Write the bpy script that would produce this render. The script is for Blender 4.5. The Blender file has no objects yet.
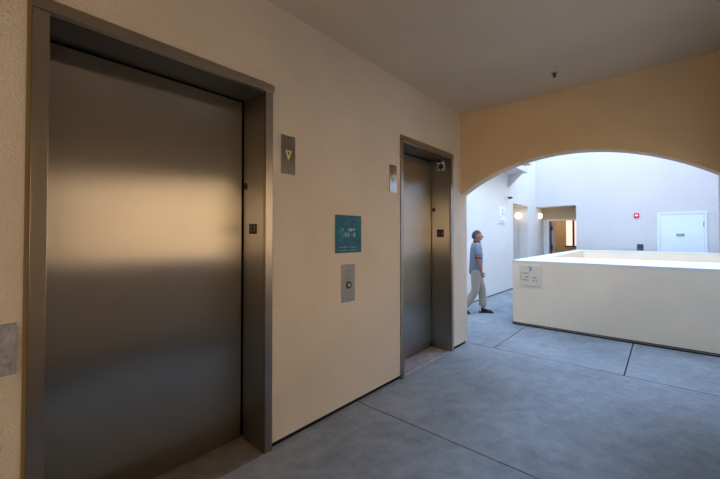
import bpy, bmesh, math, random
from mathutils import Vector, Matrix
random.seed(7)
S = bpy.context.scene
COL = S.collection
PI = math.pi

# ---------------------------------------------------------------- camera
CAM = Vector((2.108, 0.0, 1.52))
cd = bpy.data.cameras.new('camera'); cam = bpy.data.objects.new('camera', cd); COL.objects.link(cam)
cam.location = CAM
cam.rotation_euler = (math.radians(90 + 0.877), 0, math.radians(41.47))
cd.sensor_fit = 'HORIZONTAL'; cd.sensor_width = 36.0
cd.lens = 344.25 / 720 * 36.0
cd.shift_y = -9.1 / 720
cd.clip_start = 0.05; cd.clip_end = 200
S.camera = cam
# ---------------------------------------------------------------- light
W = bpy.data.worlds.new('sky'); S.world = W; W.use_nodes = True
wn = W.node_tree.nodes; wl = W.node_tree.links
wn.clear()
wo = wn.new('ShaderNodeOutputWorld'); wb = wn.new('ShaderNodeBackground')
tc = wn.new('ShaderNodeTexCoord'); sx = wn.new('ShaderNodeSeparateXYZ'); cr = wn.new('ShaderNodeValToRGB')
wl.new(tc.outputs['Generated'], sx.inputs[0]); wl.new(sx.outputs['Z'], cr.inputs[0])
cr.color_ramp.elements[0].color = (0.55, 0.74, 1.0, 1); cr.color_ramp.elements[0].position = 0.0
cr.color_ramp.elements[1].color = (0.42, 0.64, 1.0, 1); cr.color_ramp.elements[1].position = 0.9
wl.new(cr.outputs[0], wb.inputs['Color']); wb.inputs['Strength'].default_value = 2.95
wl.new(wb.outputs[0], wo.inputs['Surface'])
sd = bpy.data.lights.new('sun', 'SUN'); sun = bpy.data.objects.new('sun', sd); COL.objects.link(sun)
sd.energy = 6.8; sd.color = (1.0, 0.83, 0.62); sd.angle = math.radians(0.6)
sun.rotation_euler = Vector((0.8, -0.6, -0.85)).to_track_quat('-Z', 'Y').to_euler()
S.view_settings.view_transform = 'Standard'; S.view_settings.look = 'None'
S.view_settings.exposure = 1.25; S.view_settings.gamma = 1.0; S.view_settings.use_curve_mapping = False
S.cycles.use_denoising = True
S.cycles.max_bounces = 14; S.cycles.diffuse_bounces = 8; S.cycles.glossy_bounces = 6
S.cycles.sample_clamp_indirect = 6.0

# ---------------------------------------------------------------- materials
def mat(name, color, rough=0.8, metal=0.0, bump=0.0, scale=60.0, vary=0.0, vscale=1.2, spec=0.3, aniso=0.0, emit=None, estr=0.0, detail=4.0):
    m = bpy.data.materials.new(name); m.use_nodes = True
    nt = m.node_tree; n = nt.nodes; l = nt.links
    b = n['Principled BSDF']
    b.inputs['Base Color'].default_value = (*color, 1); b.inputs['Roughness'].default_value = rough
    b.inputs['Metallic'].default_value = metal; b.inputs['Specular IOR Level'].default_value = spec
    t = n.new('ShaderNodeTexCoord')
    if vary:
        no = n.new('ShaderNodeTexNoise'); no.inputs['Scale'].default_value = vscale; no.inputs['Detail'].default_value = 6
        l.new(t.outputs['Object'], no.inputs['Vector'])
        r = n.new('ShaderNodeValToRGB')
        r.color_ramp.elements[0].position = 0.3; r.color_ramp.elements[1].position = 0.72
        r.color_ramp.elements[0].color = (*[c * (1 - vary) for c in color], 1)
        r.color_ramp.elements[1].color = (*[min(1, c * (1 + vary)) for c in color], 1)
        l.new(no.outputs['Fac'], r.inputs[0]); l.new(r.outputs[0], b.inputs['Base Color'])
    if bump:
        no = n.new('ShaderNodeTexNoise'); no.inputs['Scale'].default_value = scale; no.inputs['Detail'].default_value = detail
        l.new(t.outputs['Object'], no.inputs['Vector'])
        bu = n.new('ShaderNodeBump'); bu.inputs['Strength'].default_value = bump; bu.inputs['Distance'].default_value = 0.014
        l.new(no.outputs['Fac'], bu.inputs['Height']); l.new(bu.outputs[0], b.inputs['Normal'])
    if aniso:
        b.inputs['Anisotropic'].default_value = aniso
        tg = n.new('ShaderNodeTangent'); tg.direction_type = 'RADIAL'; tg.axis = 'Z'
        l.new(tg.outputs[0], b.inputs['Tangent'])
    if emit:
        b.inputs['Emission Color'].default_value = (*emit, 1); b.inputs['Emission Strength'].default_value = estr
    return m

def concrete(name, c, joints=False):
    m = mat(name, c, rough=0.75, bump=0.12, scale=90, spec=0.25)
    n = m.node_tree.nodes; l = m.node_tree.links; b = n['Principled BSDF']
    t = [x for x in n if x.type == 'TEX_COORD'][0]
    def noise(sc, det=6, rough=0.6):
        q = n.new('ShaderNodeTexNoise'); q.inputs['Scale'].default_value = sc; q.inputs['Detail'].default_value = det
        q.inputs['Roughness'].default_value = rough; l.new(t.outputs['Object'], q.inputs['Vector']); return q
    a = noise(1.1); a2 = noise(9, 8, 0.7); sp = noise(26, 3, 0.5)
    r1 = n.new('ShaderNodeValToRGB'); r1.color_ramp.elements[0].position = .34; r1.color_ramp.elements[1].position = .68
    r1.color_ramp.elements[0].color = (*[x * .80 for x in c], 1); r1.color_ramp.elements[1].color = (*[x * 1.18 for x in c], 1)
    l.new(a.outputs['Fac'], r1.inputs[0])
    r2 = n.new('ShaderNodeValToRGB'); r2.color_ramp.elements[0].position = .33; r2.color_ramp.elements[1].position = .66
    r2.color_ramp.elements[0].color = (.78, .78, .78, 1); r2.color_ramp.elements[1].color = (1.1, 1.1, 1.1, 1)
    l.new(a2.outputs['Fac'], r2.inputs[0])
    r3 = n.new('ShaderNodeValToRGB'); r3.color_ramp.elements[0].position = .70; r3.color_ramp.elements[1].position = .76
    r3.color_ramp.elements[0].color = (1, 1, 1, 1); r3.color_ramp.elements[1].color = (.45, .43, .42, 1)
    l.new(sp.outputs['Fac'], r3.inputs[0])
    m1 = n.new('ShaderNodeMix'); m1.data_type = 'RGBA'; m1.blend_type = 'MULTIPLY'; m1.inputs[0].default_value = 1
    m2 = n.new('ShaderNodeMix'); m2.data_type = 'RGBA'; m2.blend_type = 'MULTIPLY'; m2.inputs[0].default_value = 1
    l.new(r1.outputs[0], m1.inputs[6]); l.new(r2.outputs[0], m1.inputs[7])
    l.new(m1.outputs[2], m2.inputs[6]); l.new(r3.outputs[0], m2.inputs[7])
    l.new(m2.outputs[2], b.inputs['Base Color'])
    return m

M_STUCCO = mat('beige_stucco', (0.71, 0.64, 0.54), 0.9, bump=0.75, scale=85, vary=0.05, vscale=1.5, spec=0.15)
M_CEIL = mat('ceiling_stucco', (0.62, 0.53, 0.40), 0.9, bump=0.25, scale=80, vary=0.04, spec=0.15)
M_ARCH = mat('tan_arch_stucco', (0.70, 0.53, 0.33), 0.9, bump=0.3, scale=95, vary=0.05, spec=0.15)
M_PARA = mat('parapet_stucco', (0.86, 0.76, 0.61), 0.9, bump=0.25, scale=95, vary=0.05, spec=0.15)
M_CAP = mat('white_cap', (0.74, 0.74, 0.74), 0.8, bump=0.1, scale=60, spec=0.2)
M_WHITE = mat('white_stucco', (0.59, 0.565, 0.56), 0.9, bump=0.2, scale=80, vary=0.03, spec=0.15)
M_TAN = mat('tan_paint', (0.52, 0.39, 0.24), 0.8, vary=0.05, spec=0.2)
M_FLOOR = concrete('floor_concrete', (0.255, 0.275, 0.30))
M_SEAL = mat('tan_sealant', (0.20, 0.145, 0.07), 0.6)
M_WHITE_LIT = mat('white_stucco_lit', (0.70, 0.69, 0.665), 0.9, bump=0.2, scale=80, vary=0.03, spec=0.15)  # same white paint, lightened for the brighter-lit left wall
M_LINTEL = mat('tan_stucco', (0.56, 0.465, 0.34), 0.9, bump=0.2, scale=80, vary=0.03, spec=0.15)
M_SILL_SHADED = concrete('sill_concrete_shaded', (0.17, 0.155, 0.14))  # same sill concrete, darkened to paint in the shady recess
M_SILL_LIT = concrete('sill_concrete_daylit', (0.36, 0.34, 0.38))  # lighter copy with daylight painted in, for the sill by the arch
M_BLACK = mat('black_gap', (0.012, 0.012, 0.014), 0.9)
M_GREYTRIM = mat('grey_weep_screed', (0.16, 0.15, 0.14), 0.6, metal=0.2)
M_STEEL = mat('brushed_steel', (0.45, 0.42, 0.365), 0.28, metal=1.0, aniso=1.0, vary=0.03, vscale=2)
M_STEEL2 = mat('satin_steel', (0.38, 0.34, 0.29), 0.30, metal=1.0, vary=0.03, vscale=3)
M_SOFFIT = mat('soffit_steel_darkened', (0.10, 0.10, 0.10), 0.5, metal=0.8)  # steel darkened to paint in the dark reflections of the recess
M_PLATE = mat('brushed_plate', (0.38, 0.345, 0.30), 0.42, metal=0.9)
M_BRONZE = mat('polished_lantern_plate', (0.45, 0.42, 0.37), 0.16, metal=1.0)
M_GOLD = mat('brass', (0.83, 0.68, 0.32), 0.35, metal=0.7)
M_TEAL = mat('teal_print', (0.010, 0.125, 0.20), 0.45, vary=0.18, vscale=7)
M_TEALINK = mat('pale_teal_print', (0.05, 0.26, 0.34), 0.5)
M_INK = mat('dark_ink', (0.03, 0.03, 0.035), 0.5)
M_WHITEP = mat('white_plastic', (0.82, 0.82, 0.80), 0.45)
M_DOORP = mat('white_door_paint', (0.70, 0.76, 0.82), 0.5)
M_RED = mat('red_plastic', (0.62, 0.02, 0.06), 0.4)
M_STROBE = mat('strobe_lens', (0.9, 0.88, 0.9), 0.2)
M_DARKP = mat('dark_sign_plastic', (0.03, 0.022, 0.04), 0.5)
M_GREY = mat('grey_rough_plaque', (0.36, 0.37, 0.40), 0.8, bump=1.0, scale=70, vary=0.25, vscale=30)
M_SIGNGREY = mat('beige_sign', (0.74, 0.67, 0.56), 0.6)
M_GLOBE = mat('lamp_glass', (0.9, 0.88, 0.8), 0.3, emit=(1.0, 0.85, 0.55), estr=2.2)
M_BULB = mat('lamp_bulb', (1, .8, .4), 0.3, emit=(1.0, 0.6, 0.12), estr=1.6)
M_WIN = mat('glowing_blind', (0.9, 0.8, 0.76), 0.6, emit=(1.0, 0.80, 0.74), estr=0.36)  # emission stands in for daylight at the far window
M_SKIN = mat('skin', (0.36, 0.17, 0.11), 0.55, vary=0.06, vscale=12)
M_HAIR = mat('grey_hair', (0.075, 0.07, 0.07), 0.8, bump=0.5, scale=300, vary=0.4, vscale=60)
M_SHIRT = mat('grey_blue_shirt', (0.20, 0.235, 0.30), 0.85, bump=0.4, scale=26, vary=0.06, vscale=30)
M_COLLAR = mat('navy_trim', (0.03, 0.035, 0.06), 0.8)
M_PANTS = mat('light_khaki', (0.36, 0.34, 0.30), 0.9, bump=0.5, scale=16, vary=0.05, vscale=9)
M_SHOE = mat('black_leather', (0.012, 0.012, 0.014), 0.4)
M_FARB = mat('sunlit_facade', (0.40, 0.29, 0.175), 0.9, vary=0.05)
M_BOUNCE = mat('sunlit_bounce_facade', (0.62, 0.46, 0.29), 0.9, vary=0.05)
M_GROUND = mat('ground_paving', (0.40, 0.38, 0.35), 0.9, vary=0.08)

# ---------------------------------------------------------------- helpers
def box(bm, a, b, bev=0.0):
    x0, y0, z0 = [min(p, q) for p, q in zip(a, b)]; x1, y1, z1 = [max(p, q) for p, q in zip(a, b)]
    vs = [bm.verts.new(p) for p in [(x0,y0,z0),(x1,y0,z0),(x1,y1,z0),(x0,y1,z0),(x0,y0,z1),(x1,y0,z1),(x1,y1,z1),(x0,y1,z1)]]
    fs = [bm.faces.new([vs[i] for i in f]) for f in [(0,3,2,1),(4,5,6,7),(0,1,5,4),(1,2,6,5),(2,3,7,6),(3,0,4,7)]]
    if bev:
        es = list({e for f in fs for e in f.edges})
        bmesh.ops.bevel(bm, geom=es, offset=bev, segments=2, profile=0.7, affect='EDGES')
def prism(bm, pts, d):
    """closed prism: polygon pts (3-D, planar) pushed by vector d"""
    d = Vector(d); a = [bm.verts.new(p) for p in pts]; b = [bm.verts.new(Vector(p) + d) for p in pts]
    n = len(pts); bm.faces.new(a); bm.faces.new(list(reversed(b)))
    for i in range(n):
        bm.faces.new([a[i], b[i], b[(i+1) % n], a[(i+1) % n]])
def disc(bm, c, axis, r, depth, seg=24, r2=None, ry=None):
    axis = Vector(axis).normalized(); q = axis.to_track_quat('Z', 'Y').to_matrix()
    r2 = r if r2 is None else r2; k = 1 if ry is None else ry / r
    A = [bm.verts.new(Vector(c) + q @ Vector((math.cos(2*PI*i/seg)*r, math.sin(2*PI*i/seg)*r*k, 0))) for i in range(seg)]
    B = [bm.verts.new(Vector(c) + q @ Vector((math.cos(2*PI*i/seg)*r2, math.sin(2*PI*i/seg)*r2*k, depth))) for i in range(seg)]
    bm.faces.new(list(reversed(A))); bm.faces.new(B)
    for i in range(seg): bm.faces.new([A[i], A[(i+1) % seg], B[(i+1) % seg], B[i]])
def ring(bm, c, axis, r, w, depth, seg=28):
    axis = Vector(axis).normalized(); q = axis.to_track_quat('Z', 'Y').to_matrix(); V = []
    for rr, dd in ((r, 0), (r, depth), (r - w, depth), (r - w, 0)):
        V.append([bm.verts.new(Vector(c) + q @ Vector((math.cos(2*PI*i/seg)*rr, math.sin(2*PI*i/seg)*rr, dd))) for i in range(seg)])
    for k in range(4):
        for i in range(seg):
            bm.faces.new([V[k][i], V[k][(i+1) % seg], V[(k+1) % 4][(i+1) % seg], V[(k+1) % 4][i]])
def ball(bm, c, r, sc=(1, 1, 1), seg=20):
    m = Matrix.Translation(c) @ Matrix.Diagonal((*[r * s for s in sc], 1))
    bmesh.ops.create_uvsphere(bm, u_segments=seg, v_segments=seg // 2, radius=1, matrix=m)
def obj(name, bm, m, parent=None, smooth=False, org=None):
    bmesh.ops.recalc_face_normals(bm, faces=bm.faces)
    if org is not None: bmesh.ops.translate(bm, vec=-Vector(org), verts=bm.verts)
    me = bpy.data.meshes.new(name); bm.to_mesh(me); bm.free()
    me.materials.append(m)
    if smooth:
        for p in me.polygons: p.use_smooth = True
    o = bpy.data.objects.new(name, me); COL.objects.link(o)
    if parent: o.parent = parent
    if org is not None and not parent: o.location = org
    return o
def boxes(name, lst, m, parent=None, bev=0.0, org=None):
    bm = bmesh.new()
    for a, b in lst: box(bm, a, b, bev)
    return obj(name, bm, m, parent, org=org)
def struct(o, label=None):
    o['kind'] = 'structure'
    if label: o['label'] = label
    return o
def thing(name, label, cat, loc=(0, 0, 0), rz=0, group=None):
    o = bpy.data.objects.new(name, None); COL.objects.link(o); o.location = loc; o.rotation_euler = (0, 0, rz)
    o.empty_display_size = 0.1
    o['label'] = label; o['category'] = cat
    if group: o['group'] = group
    return o
def tag(o, label, cat, group=None):
    o['label'] = label; o['category'] = cat
    if group: o['group'] = group
    return o
def text_mesh(name, body, size, m, parent, loc, rot, depth=0.001):
    cu = bpy.data.curves.new(name, 'FONT'); cu.body = body; cu.size = size; cu.extrude = depth
    cu.align_x = 'CENTER'; cu.align_y = 'CENTER'
    t = bpy.data.objects.new(name, cu); COL.objects.link(t)
    me = bpy.data.meshes.new_from_object(t.evaluated_get(bpy.context.evaluated_depsgraph_get()))
    bpy.data.objects.remove(t); me.materials.clear(); me.materials.append(m)
    o = bpy.data.objects.new(name, me); COL.objects.link(o); o.parent = parent; o.location = loc; o.rotation_euler = rot
    return o

# ---------------------------------------------------------------- measures
E1 = (0.172, 1.430); E2 = (3.030, 4.243); ET = 2.600   # elevator frames along the wall
CW, HH = 0.058, 0.058                                    # casing width, header height
DX = -0.28                                               # door plane
CZ = 3.20                                                # ceiling
AY0, AY1 = 4.50, 4.685                                   # arch wall
RX = 2.50                                                # right wall
BX = -1.15; BY = 12.70; CX = 3.15                        # courtyard
TOP = 6.6; ROOF = 3.75

# ---------------------------------------------------------------- floor
g = 0.006
bm = bmesh.new()
def slab(x0, x1, y0, y1):
    box(bm, (x0 + g, y0 + g, -0.10), (x1 - g, y1 - g, 0.0), 0.003)
slab(-0.35, RX + .22, -4.2, -1.95); slab(-0.35, RX + .22, -1.95, 0.21)
slab(-0.35, RX + .22, 0.21, 2.37); slab(-0.35, RX + .22, 2.37, 4.712)
slab(BX - .1, 0.36, 4.712, 7.06); slab(0.36, 1.765, 4.712, 6.23); slab(1.765, CX + .1, 4.712, 6.23)
slab(BX - .1, 0.19, 7.06, 9.4); slab(BX - .1, 0.19, 9.4, 11.75); slab(BX - .9, 0.19, 11.75, 13.85)
slab(0.19, 1.65, 11.75, 12.8); slab(1.65, CX + .1, 11.75, 12.8)
slab(BX - .9, BX - .1, 10.2, 11.75)
slab(-2.6, 1.6, 13.85, 16.7)
struct(obj('floor', bm, M_FLOOR))
struct(boxes('floor_underlay', [((-0.6, -4.2, -.35), (RX + .3, 4.75, -.07)), ((BX - 1, 4.6, -.35), (0.20, 14, -.07)), ((0, 4.7, -.35), (CX + .2, 6.25, -.07)),
                               ((0, 11.72, -.35), (CX + .2, 12.9, -.07))], M_BLACK))

# ---------------------------------------------------------------- left wall (elevator wall)
wb_ = 0.042   # bottom of the plaster, above a dark gap
def wl_(y0, y1, z0, z1): return ((-0.62, y0, z0), (0, y1, z1))
struct(boxes('wall_left', [wl_(-4.2, E1[0] + .005, wb_, CZ + .2), wl_(E1[0] + .005, E1[1] - .005, ET - .005, CZ + .2), wl_(E1[1] - .005, E2[0] + .005, wb_, CZ + .2),
                           wl_(E2[0] + .005, E2[1] - .005, ET - .005, CZ + .2), wl_(E2[1] - .005, AY1, wb_, CZ + .2)], M_STUCCO))
struct(boxes('base_gap_left', [((-0.5, -4.2, -.05), (-.022, E1[0] + .006, wb_)), ((-0.5, E1[1] - .006, -.05), (-.022, E2[0] + .006, wb_)),
                                ((-0.5, E2[1] - .006, -.05), (-.022, AY1 - .02, wb_))], M_BLACK))  # no board: black strip paints the dark open gap under the plaster
# shaft back side, facing the courtyard, and upper storeys over the corridor
struct(boxes('wall_shaft', [((BX - .3, AY1 - .25, wb_), (-0.02, AY1 - .002, CZ + .2)), ((-0.9, E1[0]-.2, 0), (DX - .08, E2[1]+.25, CZ))], M_STUCCO))
# ---------------------------------------------------------------- ceiling
struct(boxes('ceiling', [((-0.1, -4.2, CZ), (RX + .25, AY0 + .05, CZ + .25))], M_CEIL))
struct(boxes('wall_upper_storey', [((BX - 3, -6, CZ + .25), (RX + .25, AY1, ROOF))], M_STUCCO))
# ---------------------------------------------------------------- arch wall
ac, ah, asag, az = 1.25, 1.25, 0.395, 2.090
R_ = (ah * ah + asag * asag) / (2 * asag)
def arch_pts(c, half, sag, zs, y, n=44):
    R = (half * half + sag * sag) / (2 * sag); zc = zs + sag - R; a0 = math.asin(half / R)
    return [(c + R * math.sin(-a0 + 2 * a0 * i / n), y, zc + R * math.cos(-a0 + 2 * a0 * i / n)) for i in range(n + 1)]
bm = bmesh.new()
def spandrel(bm, low, zt, d):
    for p, q in zip(low[:-1], low[1:]):
        prism(bm, [p, q, (q[0], q[1], zt), (p[0], p[1], zt)], d)
    bmesh.ops.remove_doubles(bm, verts=bm.verts, dist=1e-5)
    seen = {}
    for f in list(bm.faces): seen.setdefault(tuple(sorted(v.index for v in f.verts)), []).append(f)
    bm.verts.index_update()
    seen = {}
    for f in list(bm.faces): seen.setdefault(frozenset(v.index for v in f.verts), []).append(f)
    for k, fs in seen.items():
        if len(fs) > 1: bmesh.ops.delete(bm, geom=fs, context='FACES_ONLY')
pts = arch_pts(ac, ah, asag, az, AY0)
spandrel(bm, pts, CZ + .2, (0, AY1 - AY0, 0))
box(bm, (-.02, AY0, az), (0, AY1, CZ + .2)); box(bm, (2 * ah, AY0, wb_), (RX + .25, AY1, CZ + .2))
struct(obj('wall_back', bm, M_ARCH))
# ---------------------------------------------------------------- right wall: low wall with an arched opening above
oy0, oy1 = -3.90, 4.10
bm = bmesh.new()
def rp(y, z): return (RX, y, z)
tmpm = []
for (y0, y1) in ((-3.90, -0.35), (1.05, 4.10)):
    ap = [(RX, p[0], p[2]) for p in arch_pts((y0 + y1) / 2, (y1 - y0) / 2, 0.36, 2.06, 0)]
    b2 = bmesh.new(); spandrel(b2, ap, CZ + .2, (.22, 0, 0)); tm = bpy.data.meshes.new('t'); b2.to_mesh(tm); b2.free(); bm.from_mesh(tm); bpy.data.meshes.remove(tm)
for (y0, y1) in ((-4.2, -3.90), (-0.35, 1.05), (4.10, AY0)):
    box(bm, (RX, y0, wb_), (RX + .22, y1, CZ + .2))
for (y0, y1) in ((-3.90, -.35), (1.05, 4.10)): box(bm, (RX, y0, wb_), (RX + .22, y1, 1.13))
struct(obj('wall_right', bm, M_STUCCO))
struct(boxes('trim_1', [((RX - .015, y0, 1.13), (RX + .235, y1, 1.18)) for y0, y1 in ((-3.90, -.35), (1.05, 4.10))], M_CAP, bev=.004), 'white cap on the low walls of the side openings')
struct(boxes('base_gap_right', [((RX + .02, -4.2, -.05), (RX + .2, AY0, wb_))], M_BLACK))  # black strip standing in for the dark gap along the right wall
struct(boxes('wall_front', [((-.6, -4.4, 0), (.1, -4.2, CZ + .2)), ((2.4, -4.4, 0), (RX + .25, -4.2, CZ + .2)), ((.1, -4.4, 2.8), (2.4, -4.2, CZ + .2)), ((.1, -4.4, 0), (2.4, -4.2, 1.15))], M_STUCCO))  # unseen end opening shaped to let bounced light in from behind
# ---------------------------------------------------------------- the sunlit neighbour seen only in the steel, an added bounce wall, and the ground below
struct(boxes('wall_neighbour', [((9.2, -14, -4), (9.6, 22, 7.5))], M_FARB))  # unseen height raised to block sky from the side openings
struct(boxes('wall_bounce_front', [((-10, -10.4, -4), (9.2, -10, 7.5))], M_BOUNCE))  # added behind the camera to bounce warm sunlight into the corridor
struct(boxes('ground', [((-30, -30, -4.3), (30, 40, -4.0))], M_GROUND))

# ---------------------------------------------------------------- courtyard walls
zb = 0.03
bm = bmesh.new()
oy = (10.346, 11.804)
TL = 9.5  # unseen upper wall raised to keep the sun out of the court
box(bm, (BX - .3, AY1 - .2, zb), (BX, oy[0], TL)); box(bm, (BX - .3, oy[0], 2.458), (BX, oy[1], TL)); box(bm, (BX - .3, oy[1], zb), (BX, 13.71, TL))
box(bm, (BX - .9, oy[1], 0), (BX - .29, oy[1] + .2, 2.6)); box(bm, (BX - .9, oy[0] - .2, 0), (BX - .29, oy[0], 2.6))
struct(obj('wall_courtyard_left', bm, M_WHITE_LIT))
struct(boxes('wall_recess', [((BX - 1.0, oy[0] - .2, 0), (BX - .85, oy[1] + .2, 2.6))], M_TAN))
struct(boxes('ceiling_recess', [((BX - .9, oy[0] - .0, 2.458), (BX - .298, oy[1], 2.6))], M_TAN))
struct(boxes('base_gap_courtyard', [((BX - .2, AY1, -.05), (BX - .02, oy[0], zb))], M_BLACK))  # black strip painting the dark gap below the courtyard wall
bx1 = 0.021
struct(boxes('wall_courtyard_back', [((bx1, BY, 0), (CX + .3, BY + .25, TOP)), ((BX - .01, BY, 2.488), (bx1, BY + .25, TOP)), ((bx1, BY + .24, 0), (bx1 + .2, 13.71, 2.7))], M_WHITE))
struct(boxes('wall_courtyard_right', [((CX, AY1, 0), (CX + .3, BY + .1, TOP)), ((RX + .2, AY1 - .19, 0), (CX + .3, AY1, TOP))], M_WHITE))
# alcove at the end: ceiling, inner wall with a doorway
struct(boxes('ceiling_alcove', [((BX, BY + .24, 2.488), (bx1, 13.71, 2.6))], M_LINTEL))
ix0 = -0.985; iz = 2.052
struct(boxes('wall_alcove_side', [((BX - .2, 13.70, 0), (ix0, 13.86, iz + .04))], M_WHITE_LIT))
struct(boxes('wall_alcove', [((BX - .2, 13.70, iz + .04), (ix0, 13.86, 2.7)), ((ix0, 13.70, iz), (bx1 + .3, 13.86, 2.7)), ((-.02, 13.70, 0), (bx1 + .4, 13.86, iz))], M_LINTEL))
struct(boxes('door_2', [((ix0 - .045, 13.675, 0), (ix0, 13.71, iz + .04)), ((-.05, 13.675, 0), (-.02, 13.71, iz)), ((ix0, 13.675, iz), (-.02, 13.71, iz + .045))], M_WHITEP), 'white frame of the open doorway at the end of the courtyard')
struct(boxes('wall_far_room', [((-2.6, 16.6, 0), (1.6, 16.8, 2.8)), ((-2.7, 13.86, 0), (-2.6, 16.8, 2.8)), ((1.6, 13.86, 0), (1.7, 16.8, 2.8)),
                              ((-2.6, 13.86, 0), (BX - .2, 13.95, 2.8)), ((.4, 13.86, 0), (1.6, 13.95, 2.8)), ((-2.6, 13.86, 2.72), (1.6, 16.8, 2.85))], M_TAN))
# low walls round the light well
PX0, PX1, PY0, PYI, PYF = 0.140, 0.375, 6.21, 7.66, 11.72
PZ = 1.10
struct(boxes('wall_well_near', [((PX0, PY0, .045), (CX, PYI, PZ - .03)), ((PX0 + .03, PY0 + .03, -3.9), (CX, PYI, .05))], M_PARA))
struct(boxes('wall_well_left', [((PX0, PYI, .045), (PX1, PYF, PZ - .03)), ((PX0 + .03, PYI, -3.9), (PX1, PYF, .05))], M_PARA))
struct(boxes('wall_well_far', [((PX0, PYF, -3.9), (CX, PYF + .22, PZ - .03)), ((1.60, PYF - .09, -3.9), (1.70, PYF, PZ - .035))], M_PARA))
struct(boxes('trim_2', [((PX0 - .003, PY0 - .003, PZ - .03), (CX, PYI + .003, PZ)), ((PX0 - .003, PYI, PZ - .03), (PX1 + .003, PYF, PZ)), ((PX0 - .003, PYF - .003, PZ - .03), (CX, PYF + .223, PZ))], M_CAP), 'smooth white cap on the low walls of the light well')
struct(boxes('baseboard_well', [((PX0 - .012, PY0 - .012, 0.018), (CX, PY0 + .02, .034)), ((PX0 - .012, PY0 - .012, 0.018), (PX0 + .02, PYF, .034))], M_GREYTRIM))
struct(boxes('base_gap_well', [((PX0 + .004, PY0 + .004, -.05), (CX, PY0 + .05, .046)), ((PX0 + .004, PY0 + .004, -.05), (PX0 + .05, PYF, .046))], M_BLACK))  # black strips painting the dark gap at the foot of the well walls
# ledges high on the courtyard wall
def ledge(y1, x1, z0, z1, y0, br, label):
    t = thing('wall_ledge', label, 'ledge', (BX, y1, z0), 0)
    bm = bmesh.new(); box(bm, (0, y0 - y1, 0), (x1 - BX, 0, z1 - z0), .01); obj('slab', bm, M_WHITE, t)
    if br:
        bm = bmesh.new(); prism(bm, [(0, -.09, -br[1]), (0, -.09, 0), (br[0], -.09, 0)], (0, .09, 0)); obj('bracket', bm, M_WHITE, t)
    return t
ledge(10.0, -0.645, 3.22, 3.36, 7.6, (0.37, 0.35), 'white ledge high on the courtyard wall, resting on a triangular bracket')
ledge(10.6, -0.70, 3.53, 3.66, 8.2, None, 'upper white ledge on the courtyard wall, stepped above the bracketed one')

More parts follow.
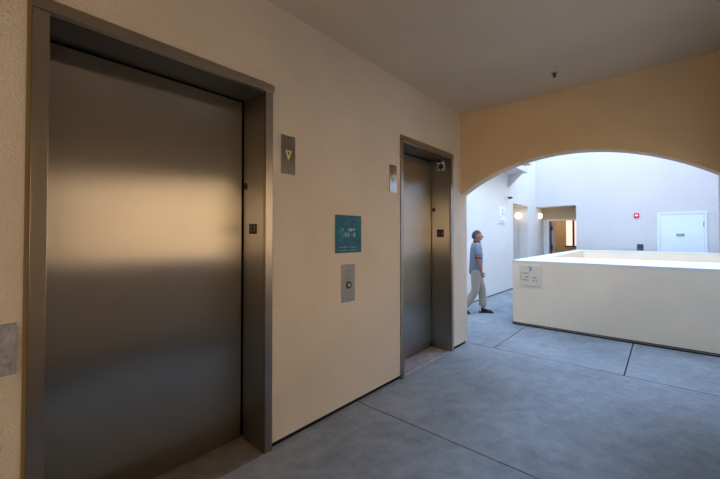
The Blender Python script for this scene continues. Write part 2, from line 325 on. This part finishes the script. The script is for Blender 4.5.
# ---------------------------------------------------------------- elevators
def squiggle(bm, x, y0, y1, z, amp, w, n, th=.0006):
    """a row of short hand-drawn strokes on a wall plate, facing +x"""
    step = (y1 - y0) / n
    for i in range(n):
        h = amp * random.uniform(.45, 1); a = y0 + i * step
        if random.random() < .14: continue
        box(bm, (x, a, z - h / 2), (x + th, a + w * random.uniform(.6, 1.2), z + h / 2))
        if random.random() < .6: box(bm, (x, a, z + random.choice([-h/2, 0, h/2 - w])), (x + th, a + step * .8, z + random.choice([-h/2, h/2 - w]) + w))
def elevator(e, label, star):
    y0, y1 = e; w = y1 - y0
    t = thing('elevator', label, 'elevator', (0, y0, 0))
    P = .012
    # casing
    for nm, a, b in (('jamb', 0, CW), ('jamb', w - CW, w)):
        bm = bmesh.new(); box(bm, (-.02, a, 0), (P, b, ET - HH), .002); obj(nm, bm, M_STEEL2, t)
    bm = bmesh.new(); box(bm, (-.02, -.003, ET - HH), (P + .008, w + .006, ET), .005); obj('header', bm, M_STEEL2, t)
    if not star:
        bm = bmesh.new(); box(bm, (-.01, -.017, .03), (.007, -.0005, ET - .01), .002); obj('sealant', bm, M_SEAL, t)
    # recess lining
    bm = bmesh.new(); box(bm, (DX, w - CW - .002, 0.004), (-.019, w - .004, ET - HH), 0); box(bm, (DX, .004, 0.004), (-.019, CW + .002, ET - HH), 0)
    obj('reveal', bm, M_STEEL, t)
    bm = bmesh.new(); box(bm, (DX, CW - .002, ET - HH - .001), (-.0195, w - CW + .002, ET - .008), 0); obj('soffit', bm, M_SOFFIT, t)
    bm = bmesh.new(); box(bm, (DX - .045, CW - .03, .016), (DX, w - CW - .020, ET - HH - .014), .001); obj('door', bm, M_STEEL, t)
    bm = bmesh.new(); box(bm, (DX - .06, 0.01, 0), (DX - .046, w - .01, ET - .01)); obj('shaft_gap', bm, M_BLACK, t)
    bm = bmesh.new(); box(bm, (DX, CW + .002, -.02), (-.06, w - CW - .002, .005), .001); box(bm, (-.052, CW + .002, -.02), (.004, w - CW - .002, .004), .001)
    obj('sill', bm, M_SILL_LIT if star else M_SILL_SHADED, t)
    # fittings on the far reveal (faces -y)
    yr = w - CW - .002
    hx, hz = ((-.252, 1.89) if not star else (-.245, 1.872))
    bm = bmesh.new(); disc(bm, (hx, yr, hz), (0, -1, 0), .027, .005, 24, r2=.024); obj('key_hole', bm, M_INK, t)
    px0, px1, pz0, pz1 = ((-.197, -.097, 1.532, 1.606) if not star else (-.198, -.096, 1.502, 1.603))
    bm = bmesh.new(); box(bm, (px0, yr - .003, pz0), (px1, yr, pz1), .001); pl = obj('floor_plate', bm, M_INK, t)
    cx_, cz_ = (px0 + px1) / 2, (pz0 + pz1) / 2
    text_mesh('numeral', '3', .062, M_PLATE, pl, (cx_ + .022, yr - .004, cz_), (PI/2, 0, 0))
    bm = bmesh.new()
    for i in range(3):
        for j in range(2): disc(bm, (cx_ - .028 + j * .013, yr - .003, cz_ + .016 - i * .015), (0, -1, 0), .004, .0015, 10)
    obj('braille_dots', bm, M_PLATE, pl)
    if star:
        bm = bmesh.new(); box(bm, (-.187, yr - .003, 2.395), (-.082, yr, 2.505), .001); sp = obj('star_plate', bm, M_WHITEP, t)
        bm = bmesh.new()
        for k in range(3):
            a = k * PI / 3; d = Vector((math.sin(a), 0, math.cos(a))); s = Vector((math.cos(a), 0, -math.sin(a)))
            c = Vector((-.1345, yr - .0035, 2.45))
            prism(bm, [c + d * .047 + s * .012, c - d * .047 + s * .012, c - d * .047 - s * .012, c + d * .047 - s * .012], (0, -.001 - .0003 * k, 0))
        obj('star_emblem', bm, M_INK, sp)
        bm = bmesh.new(); disc(bm, (-.14, w * .93, ET - HH - .02), (0, 0, -1), .035, .02, 20, r2=.02); obj('sensor', bm, M_INK, t)
    return t
elevator(E1, 'large brushed steel elevator entrance nearest the camera, filling the left wall', False)
elevator(E2, 'brushed steel elevator entrance beside the arch, with a star emblem plate inside its frame', True)

# hall lanterns with a down arrow
def lantern(y0, y1, z0, z1, label):
    t = thing('elevator_indicator', label, 'elevator indicator', (0, (y0 + y1) / 2, (z0 + z1) / 2), 0, 'elevator direction indicators')
    h = (z1 - z0) / 2; w = (y1 - y0) / 2
    bm = bmesh.new(); box(bm, (0, -w, -h), (.008, w, h), .001); obj('plate', bm, M_BRONZE, t)
    bm = bmesh.new()
    o = [(-.031, .036), (.031, .036), (0, -.042)]; i_ = [(-.012, .022), (.012, .022), (0, -.010)]
    for k in range(3):
        a, b, c, d = o[k], o[(k+1) % 3], i_[(k+1) % 3], i_[k]
        prism(bm, [(.008, a[0], a[1]), (.008, b[0], b[1]), (.008, c[0], c[1]), (.008, d[0], d[1])], (.003, 0, 0))
    obj('down_arrow', bm, M_GOLD, t)
    for s in (-1, 1):
        bm = bmesh.new(); disc(bm, (.008, 0, s * (h - .018)), (1, 0, 0), .004, .001, 12); obj('screw', bm, M_INK, t)
lantern(1.506, 1.631, 1.978, 2.268, 'dark rectangular steel indicator plate with brass down arrow, right of the large near elevator')
lantern(2.838, 2.958, 1.968, 2.252, 'rectangular steel indicator plate with down arrow, left of the elevator beside the arch')

# teal sign
t = thing('wall_sign', 'teal printed sign with pale lettering above the steel call button panel', 'sign', (0, 2.23, 1.535))
bm = bmesh.new(); box(bm, (0, -.168, -.166), (.005, .168, .166), .001); bd = obj('panel', bm, M_TEAL, t)
bm = bmesh.new()
for (a, b, z, am, n) in ((-.085, .085, .038, .044, 9), (-.065, .09, -.008, .048, 9)):
    squiggle(bm, .005, a, b, z, am, .006, n)
squiggle(bm, .005, -.12, .12, -.118, .012, .004, 26); squiggle(bm, .005, -.135, .135, -.143, .009, .0035, 34)
obj('lettering', bm, mat('white_print', (.50, .68, .75), .5), bd)
bm = bmesh.new()
for i in range(150):
    k = random.random()
    if k < .35: y, z = random.uniform(-.13, -.07) , random.uniform(-.07, .06)
    elif k < .7: y, z = random.uniform(-.08, .12), random.uniform(.08, .15)
    else: y, z = random.uniform(.08, .14), random.uniform(-.1, .12)
    s = random.uniform(.002, .007); a = random.uniform(0, PI)
    c = Vector((.005, y, z)); u = Vector((0, math.cos(a), math.sin(a))); v = Vector((0, -math.sin(a), math.cos(a)))
    prism(bm, [c + u * s * 2, c + v * s, c - u * s * 2, c - v * s], (.0006, 0, 0))
obj('leaf_print', bm, M_TEALINK, bd)

# call panel
t = thing('call_panel', 'narrow vertical steel call panel with one round black button between the elevators', 'elevator call panel', (0, 2.223, 1.101))
bm = bmesh.new(); box(bm, (0, -.085, -.166), (.006, .085, .166), .0015); pl = obj('plate', bm, M_PLATE, t)
bm = bmesh.new(); disc(bm, (.006, .004, -.018), (1, 0, 0), .033, .004, 28); b_ = obj('button_surround', bm, M_INK, t)
bm = bmesh.new(); ring(bm, (.010, .004, -.018), (1, 0, 0), .016, .004, .001); prism(bm, [(.010, -.003, -.014), (.010, .011, -.014), (.010, .004, -.025)], (.001, 0, 0)); obj('button', bm, M_WHITEP, b_)
bm = bmesh.new()
for z in (.118, .100, .082, .064, .046, .03): squiggle(bm, .006, -.045, .05, z, .009, .003, 12)
obj('engraving', bm, mat('engraved_grey', (.22, .21, .2), .6), pl)
for s in (-1, 1):
    bm = bmesh.new(); disc(bm, (.006, 0, s * .152), (1, 0, 0), .004, .001, 10); obj('screw', bm, M_INK, t)

# grey plaque at the left edge
bm = bmesh.new(); box(bm, (0, -.20, .925), (.012, .137, 1.145), .003)
tag(obj('wall_plaque', bm, M_GREY), 'grey rough rectangular plaque on the stucco, left of the large elevator frame', 'plaque')

# sprinkler on the ceiling
t = thing('fire_sprinkler', 'small dark fire sprinkler head hanging from the corridor ceiling', 'sprinkler', (1.275, 3.976, CZ))
bm = bmesh.new(); disc(bm, (0, 0, 0), (0, 0, -1), .034, .006, 24, r2=.028); obj('escutcheon', bm, M_PLATE, t)
bm = bmesh.new(); disc(bm, (0, 0, -.006), (0, 0, -1), .011, .022, 14); disc(bm, (0, 0, -.006), (0, 0, -1), .016, .01, 14)
for s in (-1, 1): prism(bm, [(s * .009, -.002, -.024), (s * .014, -.002, -.024), (s * .012, -.002, -.036), (s * .002, -.002, -.040), (s*.001,-.002,-.036), (s*.009,-.002,-.033)], (0, .004, 0))
obj('body', bm, M_INK, t)
bm = bmesh.new(); disc(bm, (0, 0, -.040), (0, 0, -1), .016, .002, 16); obj('deflector', bm, M_INK, t)

# parapet plaque with direction text
t = thing('wall_sign', 'pale direction sign with small dark lettering on the corner of the low courtyard wall', 'sign', (.424, PY0, .853))
bm = bmesh.new(); box(bm, (-.170, -.014, -.166), (.170, 0, .166), .002); pl = obj('panel', bm, M_SIGNGREY, t)
bm = bmesh.new()
def srow(x0, x1, z, h, n, y=-.014):
    st = (x1 - x0) / n
    for i in range(n):
        if random.random() < .12: continue
        a = x0 + i * st; box(bm, (a, y - .0008, z - h/2), (a + st * .42, y, z + h/2 * random.uniform(.5, 1)))
        if random.random() < .6: box(bm, (a, y - .0008, z + random.choice([-h/2, h/4])), (a + st * .8, y, z + random.choice([-h/4, h/2])))
for r_, (z, cols) in enumerate(((.035, 1), (-.025, 2), (-.075, 2))):
    srow(-.135, -.02, z, .020, 9)
    if cols == 2: srow(.035, .11, z - .006, .020, 7)
    box(bm, (-.160, -.0148, z + .012), (-.143, -.014, z + .022))
obj('lettering', bm, mat('grey_ink', (.12, .12, .12), .6), pl)
text_mesh('numeral', '3', .105, M_INK, pl, (.0, -.015, .110), (PI/2, 0, 0))

# ---------------------------------------------------------------- courtyard back wall fittings
def disc_lamp(loc, axis, label, rz=0):
    t = thing('wall_lamp', label, 'wall lamp', loc, 0, 'round courtyard wall lamps')
    a = Vector(axis)
    bm = bmesh.new(); disc(bm, (0, 0, 0), a, .10, .02, 28); obj('back_plate', bm, M_WHITEP, t)
    bm = bmesh.new(); ball(bm, a * .045, .098, [1 if abs(c) < .5 else .75 for c in a]); obj('globe', bm, M_GLOBE, t, smooth=True)
    pl_ = bpy.data.lights.new('lamp_light', 'POINT'); po = bpy.data.objects.new('lamp_light', pl_); COL.objects.link(po)
    po.parent = t; po.location = a * .17; pl_.energy = 0.45; pl_.color = (1.0, .74, .42); pl_.shadow_soft_size = .05
disc_lamp((-1.435, oy[1], 2.165), (0, -1, 0), 'glowing round wall lamp inside the narrow recess in the left courtyard wall')
disc_lamp((BX, 13.03, 2.20), (1, 0, 0), 'glowing round wall lamp just inside the wide alcove with the open doorway')

# white door
t = struct(boxes('door_1', [((2.03, BY - .012, .01), (2.885, BY + .03, 2.105))], M_DOORP, bev=.002), 'closed white door in the back wall of the courtyard')
boxes('door_frame', [((1.962, BY - .028, 0), (2.022, BY + .02, 2.155)), ((2.892, BY - .028, 0), (2.950, BY + .02, 2.155)), ((2.022, BY - .028, 2.110), (2.892, BY + .02, 2.155))], M_DOORP, t, bev=.003)
for z in (1.82, .95, .25): boxes('hinge', [((2.872, BY - .034, z - .055), (2.896, BY - .012, z + .055))], M_PLATE, t)
dp = boxes('name_plate', [((2.352, BY - .018, 1.500), (2.512, BY - .012, 1.572))], mat('grey_green_plate', (.14, .20, .22), .5), t)
bm = bmesh.new(); 
for i in range(7): box(bm, (2.366 + i * .019, BY - .0195, 1.522), (2.379 + i * .019, BY - .018, 1.552))
obj('lettering', bm, mat('pale_print', (.45, .5, .5), .5), dp)
bm = bmesh.new(); disc(bm, (2.09, BY - .012, .98), (0, -1, 0), .03, .008, 20); disc(bm, (2.09, BY - .02, .98), (0, -1, 0), .012, .04, 12); box(bm, (2.08, BY - .07, .97), (2.19, BY - .055, .99), .003)
obj('door_handle', bm, M_STEEL2, t)

# fire alarm
t = thing('fire_alarm', 'small red fire alarm with white strobe, left of the white courtyard door', 'fire alarm', (1.513, BY, 2.10))
bm = bmesh.new(); box(bm, (-.060, -.04, -.068), (.060, 0, .068), .006); obj('housing', bm, M_RED, t)
bm = bmesh.new(); box(bm, (-.036, -.052, -.022), (.036, -.04, .026), .008); obj('strobe_light', bm, M_STROBE, t)
# dark plate
t = thing('room_sign', 'dark square sign with small pale marks on the wall, below and beside the fire alarm', 'sign', (1.589, BY, 1.189))
bm = bmesh.new(); box(bm, (-.072, -.012, -.09), (.072, 0, .09), .002); pl = obj('panel', bm, M_DARKP, t)
bm = bmesh.new()
for z, n in ((.055, 5), (.02, 4), (-.02, 5), (-.055, 4)): 
    st = .11 / n
    for i in range(n):
        if random.random() > .2: box(bm, (-.055 + i * st, -.0128, z - .010), (-.055 + i * st + st * .5, -.012, z + .010))
obj('lettering', bm, mat('mauve_print', (.22, .18, .24), .5), pl)

# sign board and camera on the left courtyard wall
t = thing('notice_board', 'white upright notice board with grey marks on the left courtyard wall', 'notice board', (BX, 9.41, 2.075))
bm = bmesh.new(); box(bm, (0, -.22, -.225), (.03, .22, .225), .004); pl = obj('board', bm, M_WHITEP, t)
bm = bmesh.new()
disc(bm, (.03, -.02, .11), (1, 0, 0), .05, .002, 20); box(bm, (.03, -.10, .015), (.032, .13, .045)); box(bm, (.03, .0, -.01), (.032, .16, .01))
box(bm, (.03, -.20, -.20), (.032, .10, -.155)); box(bm, (.03, -.2, -.07), (.032, -.12, -.03)); box(bm, (.03, -.2, -.14), (.032, -.15, -.10))
obj('marks', bm, mat('grey_marks', (.5, .5, .5), .6), pl)
t = thing('security_camera', 'small security camera mounted on the left courtyard wall above the notice board', 'security camera', (BX, 9.72, 2.60))
bm = bmesh.new(); box(bm, (0, -.05, -.02), (.02, .05, .10), .004); prism(bm, [(.02, -.015, .06), (.02, -.015, .02), (.10, -.015, -.02), (.10, -.015, .015)], (0, .03, 0)); obj('bracket', bm, M_WHITEP, t)
bm = bmesh.new(); ball(bm, (.12, 0, -.02), .07, (1, 1, .55)); obj('housing', bm, M_WHITEP, t, smooth=True)
bm = bmesh.new(); ball(bm, (.125, -.01, -.045), .062, (1.1, 1.1, .6)); obj('lens_dome', bm, M_INK, t, smooth=True)

# glass door standing open in the doorway, and the room beyond
t = thing('door_leaf', 'pale door leaf with dark blue edge standing open in the far alcove doorway', 'door', (ix0 + .01, 13.86, 0))
bm = bmesh.new(); box(bm, (0, .03, .01), (.035, .62, 2.02)); obj('panel', bm, M_DOORP, t)
bm = bmesh.new(); box(bm, (-.004, 0, .01), (.040, .03, 2.02)); obj('edge_strip', bm, mat('dark_blue_metal', (.03, .035, .11), .4, metal=.3), t)
for z0, z1 in ((1.0, 1.2), (1.70, 1.85)):
    bm = bmesh.new(); box(bm, (.035, .0, z0), (.07, .04, z1), .004); obj('hinge', bm, M_INK, t)
wx0 = -.98; wx1 = .35
wn_ = struct(boxes('window_1', [((wx0, 16.585, 1.10), (wx1, 16.61, 2.45))], M_WIN), 'bright window with pale glowing blind in the far room')
boxes('window_frame', [((-.75, 16.55, 1.10), (-.68, 16.585, 2.45)), ((wx0 - .05, 16.55, 1.05), (wx1 + .05, 16.6, 1.10))], mat('dark_mullion', (.05, .02, .02), .5), wn_)
t = thing('ceiling_lamp', 'small warm lamps hanging in the room seen through the far doorway', 'lamp', (-1.25, 15.4, 2.72))
for dx in (-.10, .10):
    bm = bmesh.new(); disc(bm, (dx, 0, -.36), (0, 0, 1), .006, .36, 8); r_ = obj('rod', bm, M_INK, t)
    bm = bmesh.new(); ball(bm, (dx, 0, -.40), .045); obj('bulb', bm, M_BULB, r_, smooth=True)
ld = bpy.data.lights.new('room_light', 'POINT'); lo = bpy.data.objects.new('room_light', ld); COL.objects.link(lo)
lo.location = (-1.25, 15.4, 2.2); ld.energy = 12; ld.color = (1.0, .82, .60); ld.shadow_soft_size = .12

# ---------------------------------------------------------------- person
def skin_mesh(chains, rad_scale=1.0, remesh=0.012, extra=None, sub=1):
    """chains: lists of (point, radius) ; all grown with the skin modifier, fused into one surface"""
    parts = []
    for ch in chains:
        me = bpy.data.meshes.new('tmp'); me.from_pydata([c[0] for c in ch], [(i, i + 1) for i in range(len(ch) - 1)], [])
        o = bpy.data.objects.new('tmp', me); COL.objects.link(o)
        m = o.modifiers.new('s', 'SKIN')
        lay = me.skin_vertices[0].data if me.skin_vertices else None
        if lay is None:
            bm = bmesh.new(); bm.from_mesh(me); bm.verts.layers.skin.verify(); bm.to_mesh(me); bm.free(); lay = me.skin_vertices[0].data
        for v, c in zip(lay, ch):
            r = c[1] if isinstance(c[1], (tuple, list)) else (c[1], c[1]); v.radius = (r[0], r[1])
        lay[0].use_root = True
        s = o.modifiers.new('u', 'SUBSURF'); s.levels = 2; s.render_levels = 2
        parts.append(o)
    bpy.context.view_layer.update(); dg = bpy.context.evaluated_depsgraph_get()
    bm = bmesh.new()
    for o in parts:
        me = bpy.data.meshes.new_from_object(o.evaluated_get(dg)); bm.from_mesh(me); bpy.data.meshes.remove(me)
    for o in parts: bpy.data.objects.remove(o)
    if extra: extra(bm)
    me = bpy.data.meshes.new('tmp'); bm.to_mesh(me); bm.free()
    o = bpy.data.objects.new('tmp', me); COL.objects.link(o)
    r = o.modifiers.new('r', 'REMESH'); r.mode = 'VOXEL'; r.voxel_size = remesh; r.use_smooth_shade = True
    sm = o.modifiers.new('sm', 'SMOOTH'); sm.factor = .5; sm.iterations = 3
    bpy.context.view_layer.update()
    out = bpy.data.meshes.new_from_object(o.evaluated_get(bpy.context.evaluated_depsgraph_get()))
    bpy.data.objects.remove(o)
    for p in out.polygons: p.use_smooth = True
    return out
def mobj(name, me, m, parent):
    me.materials.clear(); me.materials.append(m)
    o = bpy.data.objects.new(name, me); COL.objects.link(o); o.parent = parent; return o

# local frame: +x the way he walks, +y his left, z up
person = thing('person', 'person in grey-blue polo shirt and light trousers walking past the arch', 'person', (-0.665, 6.585, 0), math.radians(32))
hipR, hipL = Vector((-.02, -.085, .86)), Vector((.0, .085, .86))
kneL, ankL = Vector((.12, .085, .47)), Vector((.14, .08, .085))
kneR, ankR = Vector((-.03, -.09, .455)), Vector((-.225, -.085, .125))
shR, shL = Vector((.01, -.175, 1.335)), Vector((-.01, .175, 1.335))
elR, wrR = Vector((.0, -.235, 1.065)), Vector((.06, -.225, .84))
elL, wrL = Vector((.0, .235, 1.08)), Vector((.03, .21, .86))
spine = [(Vector((-.01, 0, .86)), (.105, .13)), (Vector((.0, 0, 1.0)), (.095, .115)), (Vector((.005, 0, 1.18)), (.10, .13)), (Vector((.002, 0, 1.29)), (.08, .10)), (Vector((.0, 0, 1.37)), .052), (Vector((.0, 0, 1.47)), .052)]
def leg(h, k, a, s=1.0): return [(h, .088 * s), (h.lerp(k, .4), .078 * s), (k, .056 * s), (k.lerp(a, .35), .055 * s), (a, .038 * s)]
def arm(s_, e, w, s=1.0): return [(s_ * .72 + Vector((0, 0, s_.z * .28 - .01)), .046 * s), (s_ - Vector((0, 0, .012)), .047 * s), (s_.lerp(e, .5), .046 * s), (e, .039 * s), (e.lerp(w, .4), .038 * s), (w, .026 * s)]
def foot(a, pitch=0):
    q = Matrix.Rotation(pitch, 4, 'Y'); f = lambda x, y, z: a + (q @ Vector((x, y, z)))
    return [(a + Vector((0, 0, .02)), .036), (f(-.02, 0, -.045), .034), (f(.07, 0, -.052), .032), (f(.15, 0, -.060), .026)]
def hand(w, e, side):
    d = (w - e).normalized(); fw = Vector((1, 0, 0)); palm_n = Vector((0, side, 0))
    k = w + d * .075
    ch = [[(w, .024), (w + d * .035, (.022, .028)), (k, (.020, .028))]]
    for i, (o, L) in enumerate(((-.024, .060), (-.008, .070), (.008, .076), (.024, .070))):
        b0 = w + d * .065 + fw * o; b1 = b0 + d * (L * .5); b2 = b1 + (d * .6 - palm_n * .6 + fw * .1) * (L * .35); b3 = b2 + (d * .1 - palm_n * .9) * (L * .3)
        ch.append([(b0, .0095), (b1, .009), (b2, .0085), (b3, .0075)])
    t0 = w + d * .02 + fw * .02; ch.append([(t0, .011), (t0 + (d * .6 + fw * .7) * .035, .010), (t0 + (d * .9 + fw * .5 - palm_n * .4) * .065, .0085)])
    return ch
HC = Vector((.02, 0, 1.512))   # head centre
HQ = Matrix.Rotation(math.radians(-6), 3, 'Z')
def head(bm):
    b2 = bmesh.new()
    bmesh.ops.create_uvsphere(b2, u_segments=40, v_segments=28, radius=1)
    for v in b2.verts:
        x, y, z = v.co
        fx = .098 if x < 0 else .092; w = .074
        if z < 0: w *= 1 - .26 * (-z); fx *= 1 - .08 * (-z)
        v.co = (x * fx, y * w, z * .112)
    for v in b2.verts:       # brow, eye hollows, cheeks, chin
        x, y, z = v.co
        if x > .03:
            for s in (-1, 1):
                d = math.hypot(y - s * .032, (z - .0)); v.co.x -= .012 * math.exp(-(d / .016) ** 2)
            v.co.x += .004 * math.exp(-((z - .022) / .012) ** 2)
            v.co.x += .012 * math.exp(-((z + .088) / .018) ** 2 - (y / .03) ** 2)
    bmesh.ops.translate(b2, verts=b2.verts, vec=(0, 0, 0))
    ball(b2, (.101, 0, -.015), .014, (1.0, .85, 1.7), 12); ball(b2, (.107, 0, -.028), .014, (1.0, 1.1, .8), 12)   # nose
    for s in (-1, 1):
        ball(b2, (-.004, s * .076, -.006), .018, (1.0, .45, 1.8), 12)                                            # ears
        ball(b2, (.078, s * .032, .0), .012, (1, 1, 1), 10)                                                      # eyes
    ball(b2, (.090, 0, -.055), .014, (.8, 1.7, .45), 12); ball(b2, (.088, 0, -.066), .014, (.8, 1.5, .5), 12)     # lips
    for v in b2.verts: v.co = HC + HQ @ v.co
    tmp = bpy.data.meshes.new('t'); b2.to_mesh(tmp); b2.free(); bm.from_mesh(tmp); bpy.data.meshes.remove(tmp)
body = skin_mesh([spine, leg(hipR, kneR, ankR), leg(hipL, kneL, ankL), foot(ankL), foot(ankR, math.radians(38)), arm(shR, elR, wrR), arm(shL, elL, wrL)] + hand(wrR, elR, -1) + hand(wrL, elL, 1), extra=head, remesh=.0065)
mobj('body', body, M_SKIN, person)
# shirt: torso and short sleeves
def cone_cap(p, q, t): return p.lerp(q, t)
sh_t = [(Vector((-.012, 0, .735)), (.140, .172)), (Vector((-.012, 0, .82)), (.138, .17)), (Vector((-.005, 0, .92)), (.136, .166)), (Vector((.0, 0, 1.05)), (.136, .158)), (Vector((.003, 0, 1.2)), (.132, .165)), (Vector((.0, 0, 1.31)), (.115, .150)), (Vector((.0, 0, 1.385)), (.085, .10))]
def sleeve(s_, e): return [(s_ * .6 + Vector((0, 0, s_.z * .4)), .075), (s_ + Vector((0, 0, .002)), .072), (s_.lerp(e, .45), .066), (s_.lerp(e, .80), .068)]
shirt = skin_mesh([sh_t, sleeve(shR, elR), sleeve(shL, elL)], remesh=.010)
so = mobj('shirt', shirt, M_SHIRT, person)
for s_, e in ((shR, elR), (shL, elL)):
    d = (e - s_).normalized(); bm = bmesh.new(); ring(bm, s_.lerp(e, .86), d, .062, .02, .018, 24); obj('sleeve_trim', bm, M_COLLAR, so)
bm = bmesh.new(); ring(bm, Vector((.012, 0, 1.385)), (.15, 0, 1), .074, .014, .030, 28); obj('collar', bm, M_COLLAR, so)
# trousers
tr = [[(Vector((-.012, 0, .93)), (.118, .15)), (Vector((-.012, 0, .84)), (.125, .155))],
      [(hipR + Vector((0, 0, .02)), .100), (hipR.lerp(kneR, .45), .096), (kneR, .080), (kneR.lerp(ankR, .5), .078), (ankR + Vector((.0, 0, .02)), .072)],
      [(hipL + Vector((0, 0, .02)), .100), (hipL.lerp(kneL, .45), .096), (kneL, .082), (kneL.lerp(ankL, .5), .080), (ankL + Vector((-.01, 0, .02)), .078)]]
mobj('trousers', skin_mesh(tr, remesh=.010), M_PANTS, person)
# shoes
def shoe(a, pitch):
    q = Matrix.Rotation(pitch, 3, 'Y'); f = lambda x, y, z: a + (q @ Vector((x, y, z)))
    def sole(bm):
        pts = [(-.085, .030), (-.06, .040), (.02, .038), (.10, .050), (.17, .040), (.20, .0), (.17, -.040), (.10, -.046), (.02, -.036), (-.06, -.038), (-.085, -.028)]
        prism(bm, [f(x, y, -.085) for x, y in pts], f(0, 0, -.058) - f(0, 0, -.085))
    me = skin_mesh([[(f(-.045, 0, -.03), (.042, .048)), (f(.0, 0, -.025), .046), (f(.07, 0, -.045), (.042, .036)), (f(.135, 0, -.052), (.042, .030)), (f(.175, 0, -.056), (.034, .024))]], extra=sole, remesh=.006)
    mobj('shoe', me, M_SHOE, person)
shoe(ankL, 0); shoe(ankR, math.radians(38))
# hair
def hairf(bm):
    b2 = bmesh.new(); bmesh.ops.create_uvsphere(b2, u_segments=36, v_segments=24, radius=1)
    dele = []
    for v in b2.verts:
        x, y, z = v.co
        w = .0775 * (1 - (.26 * -z if z < 0 else 0))
        v.co = (x * (.102 if x < 0 else .090), y * w, z * .117)
    for v in b2.verts:
        x, y, z = v.co
        lim = .055 if x > .04 else (.055 - (.04 - x) * 1.35 if x > -.03 else -.052)
        if z < lim: v.co.z = lim; v.co.x *= .93; v.co.y *= .9
    for v in b2.verts: v.co = HC + HQ @ v.co
    tmp = bpy.data.meshes.new('t'); b2.to_mesh(tmp); b2.free(); bm.from_mesh(tmp); bpy.data.meshes.remove(tmp)
mobj('hair', skin_mesh([], extra=hairf, remesh=.007), M_HAIR, person)
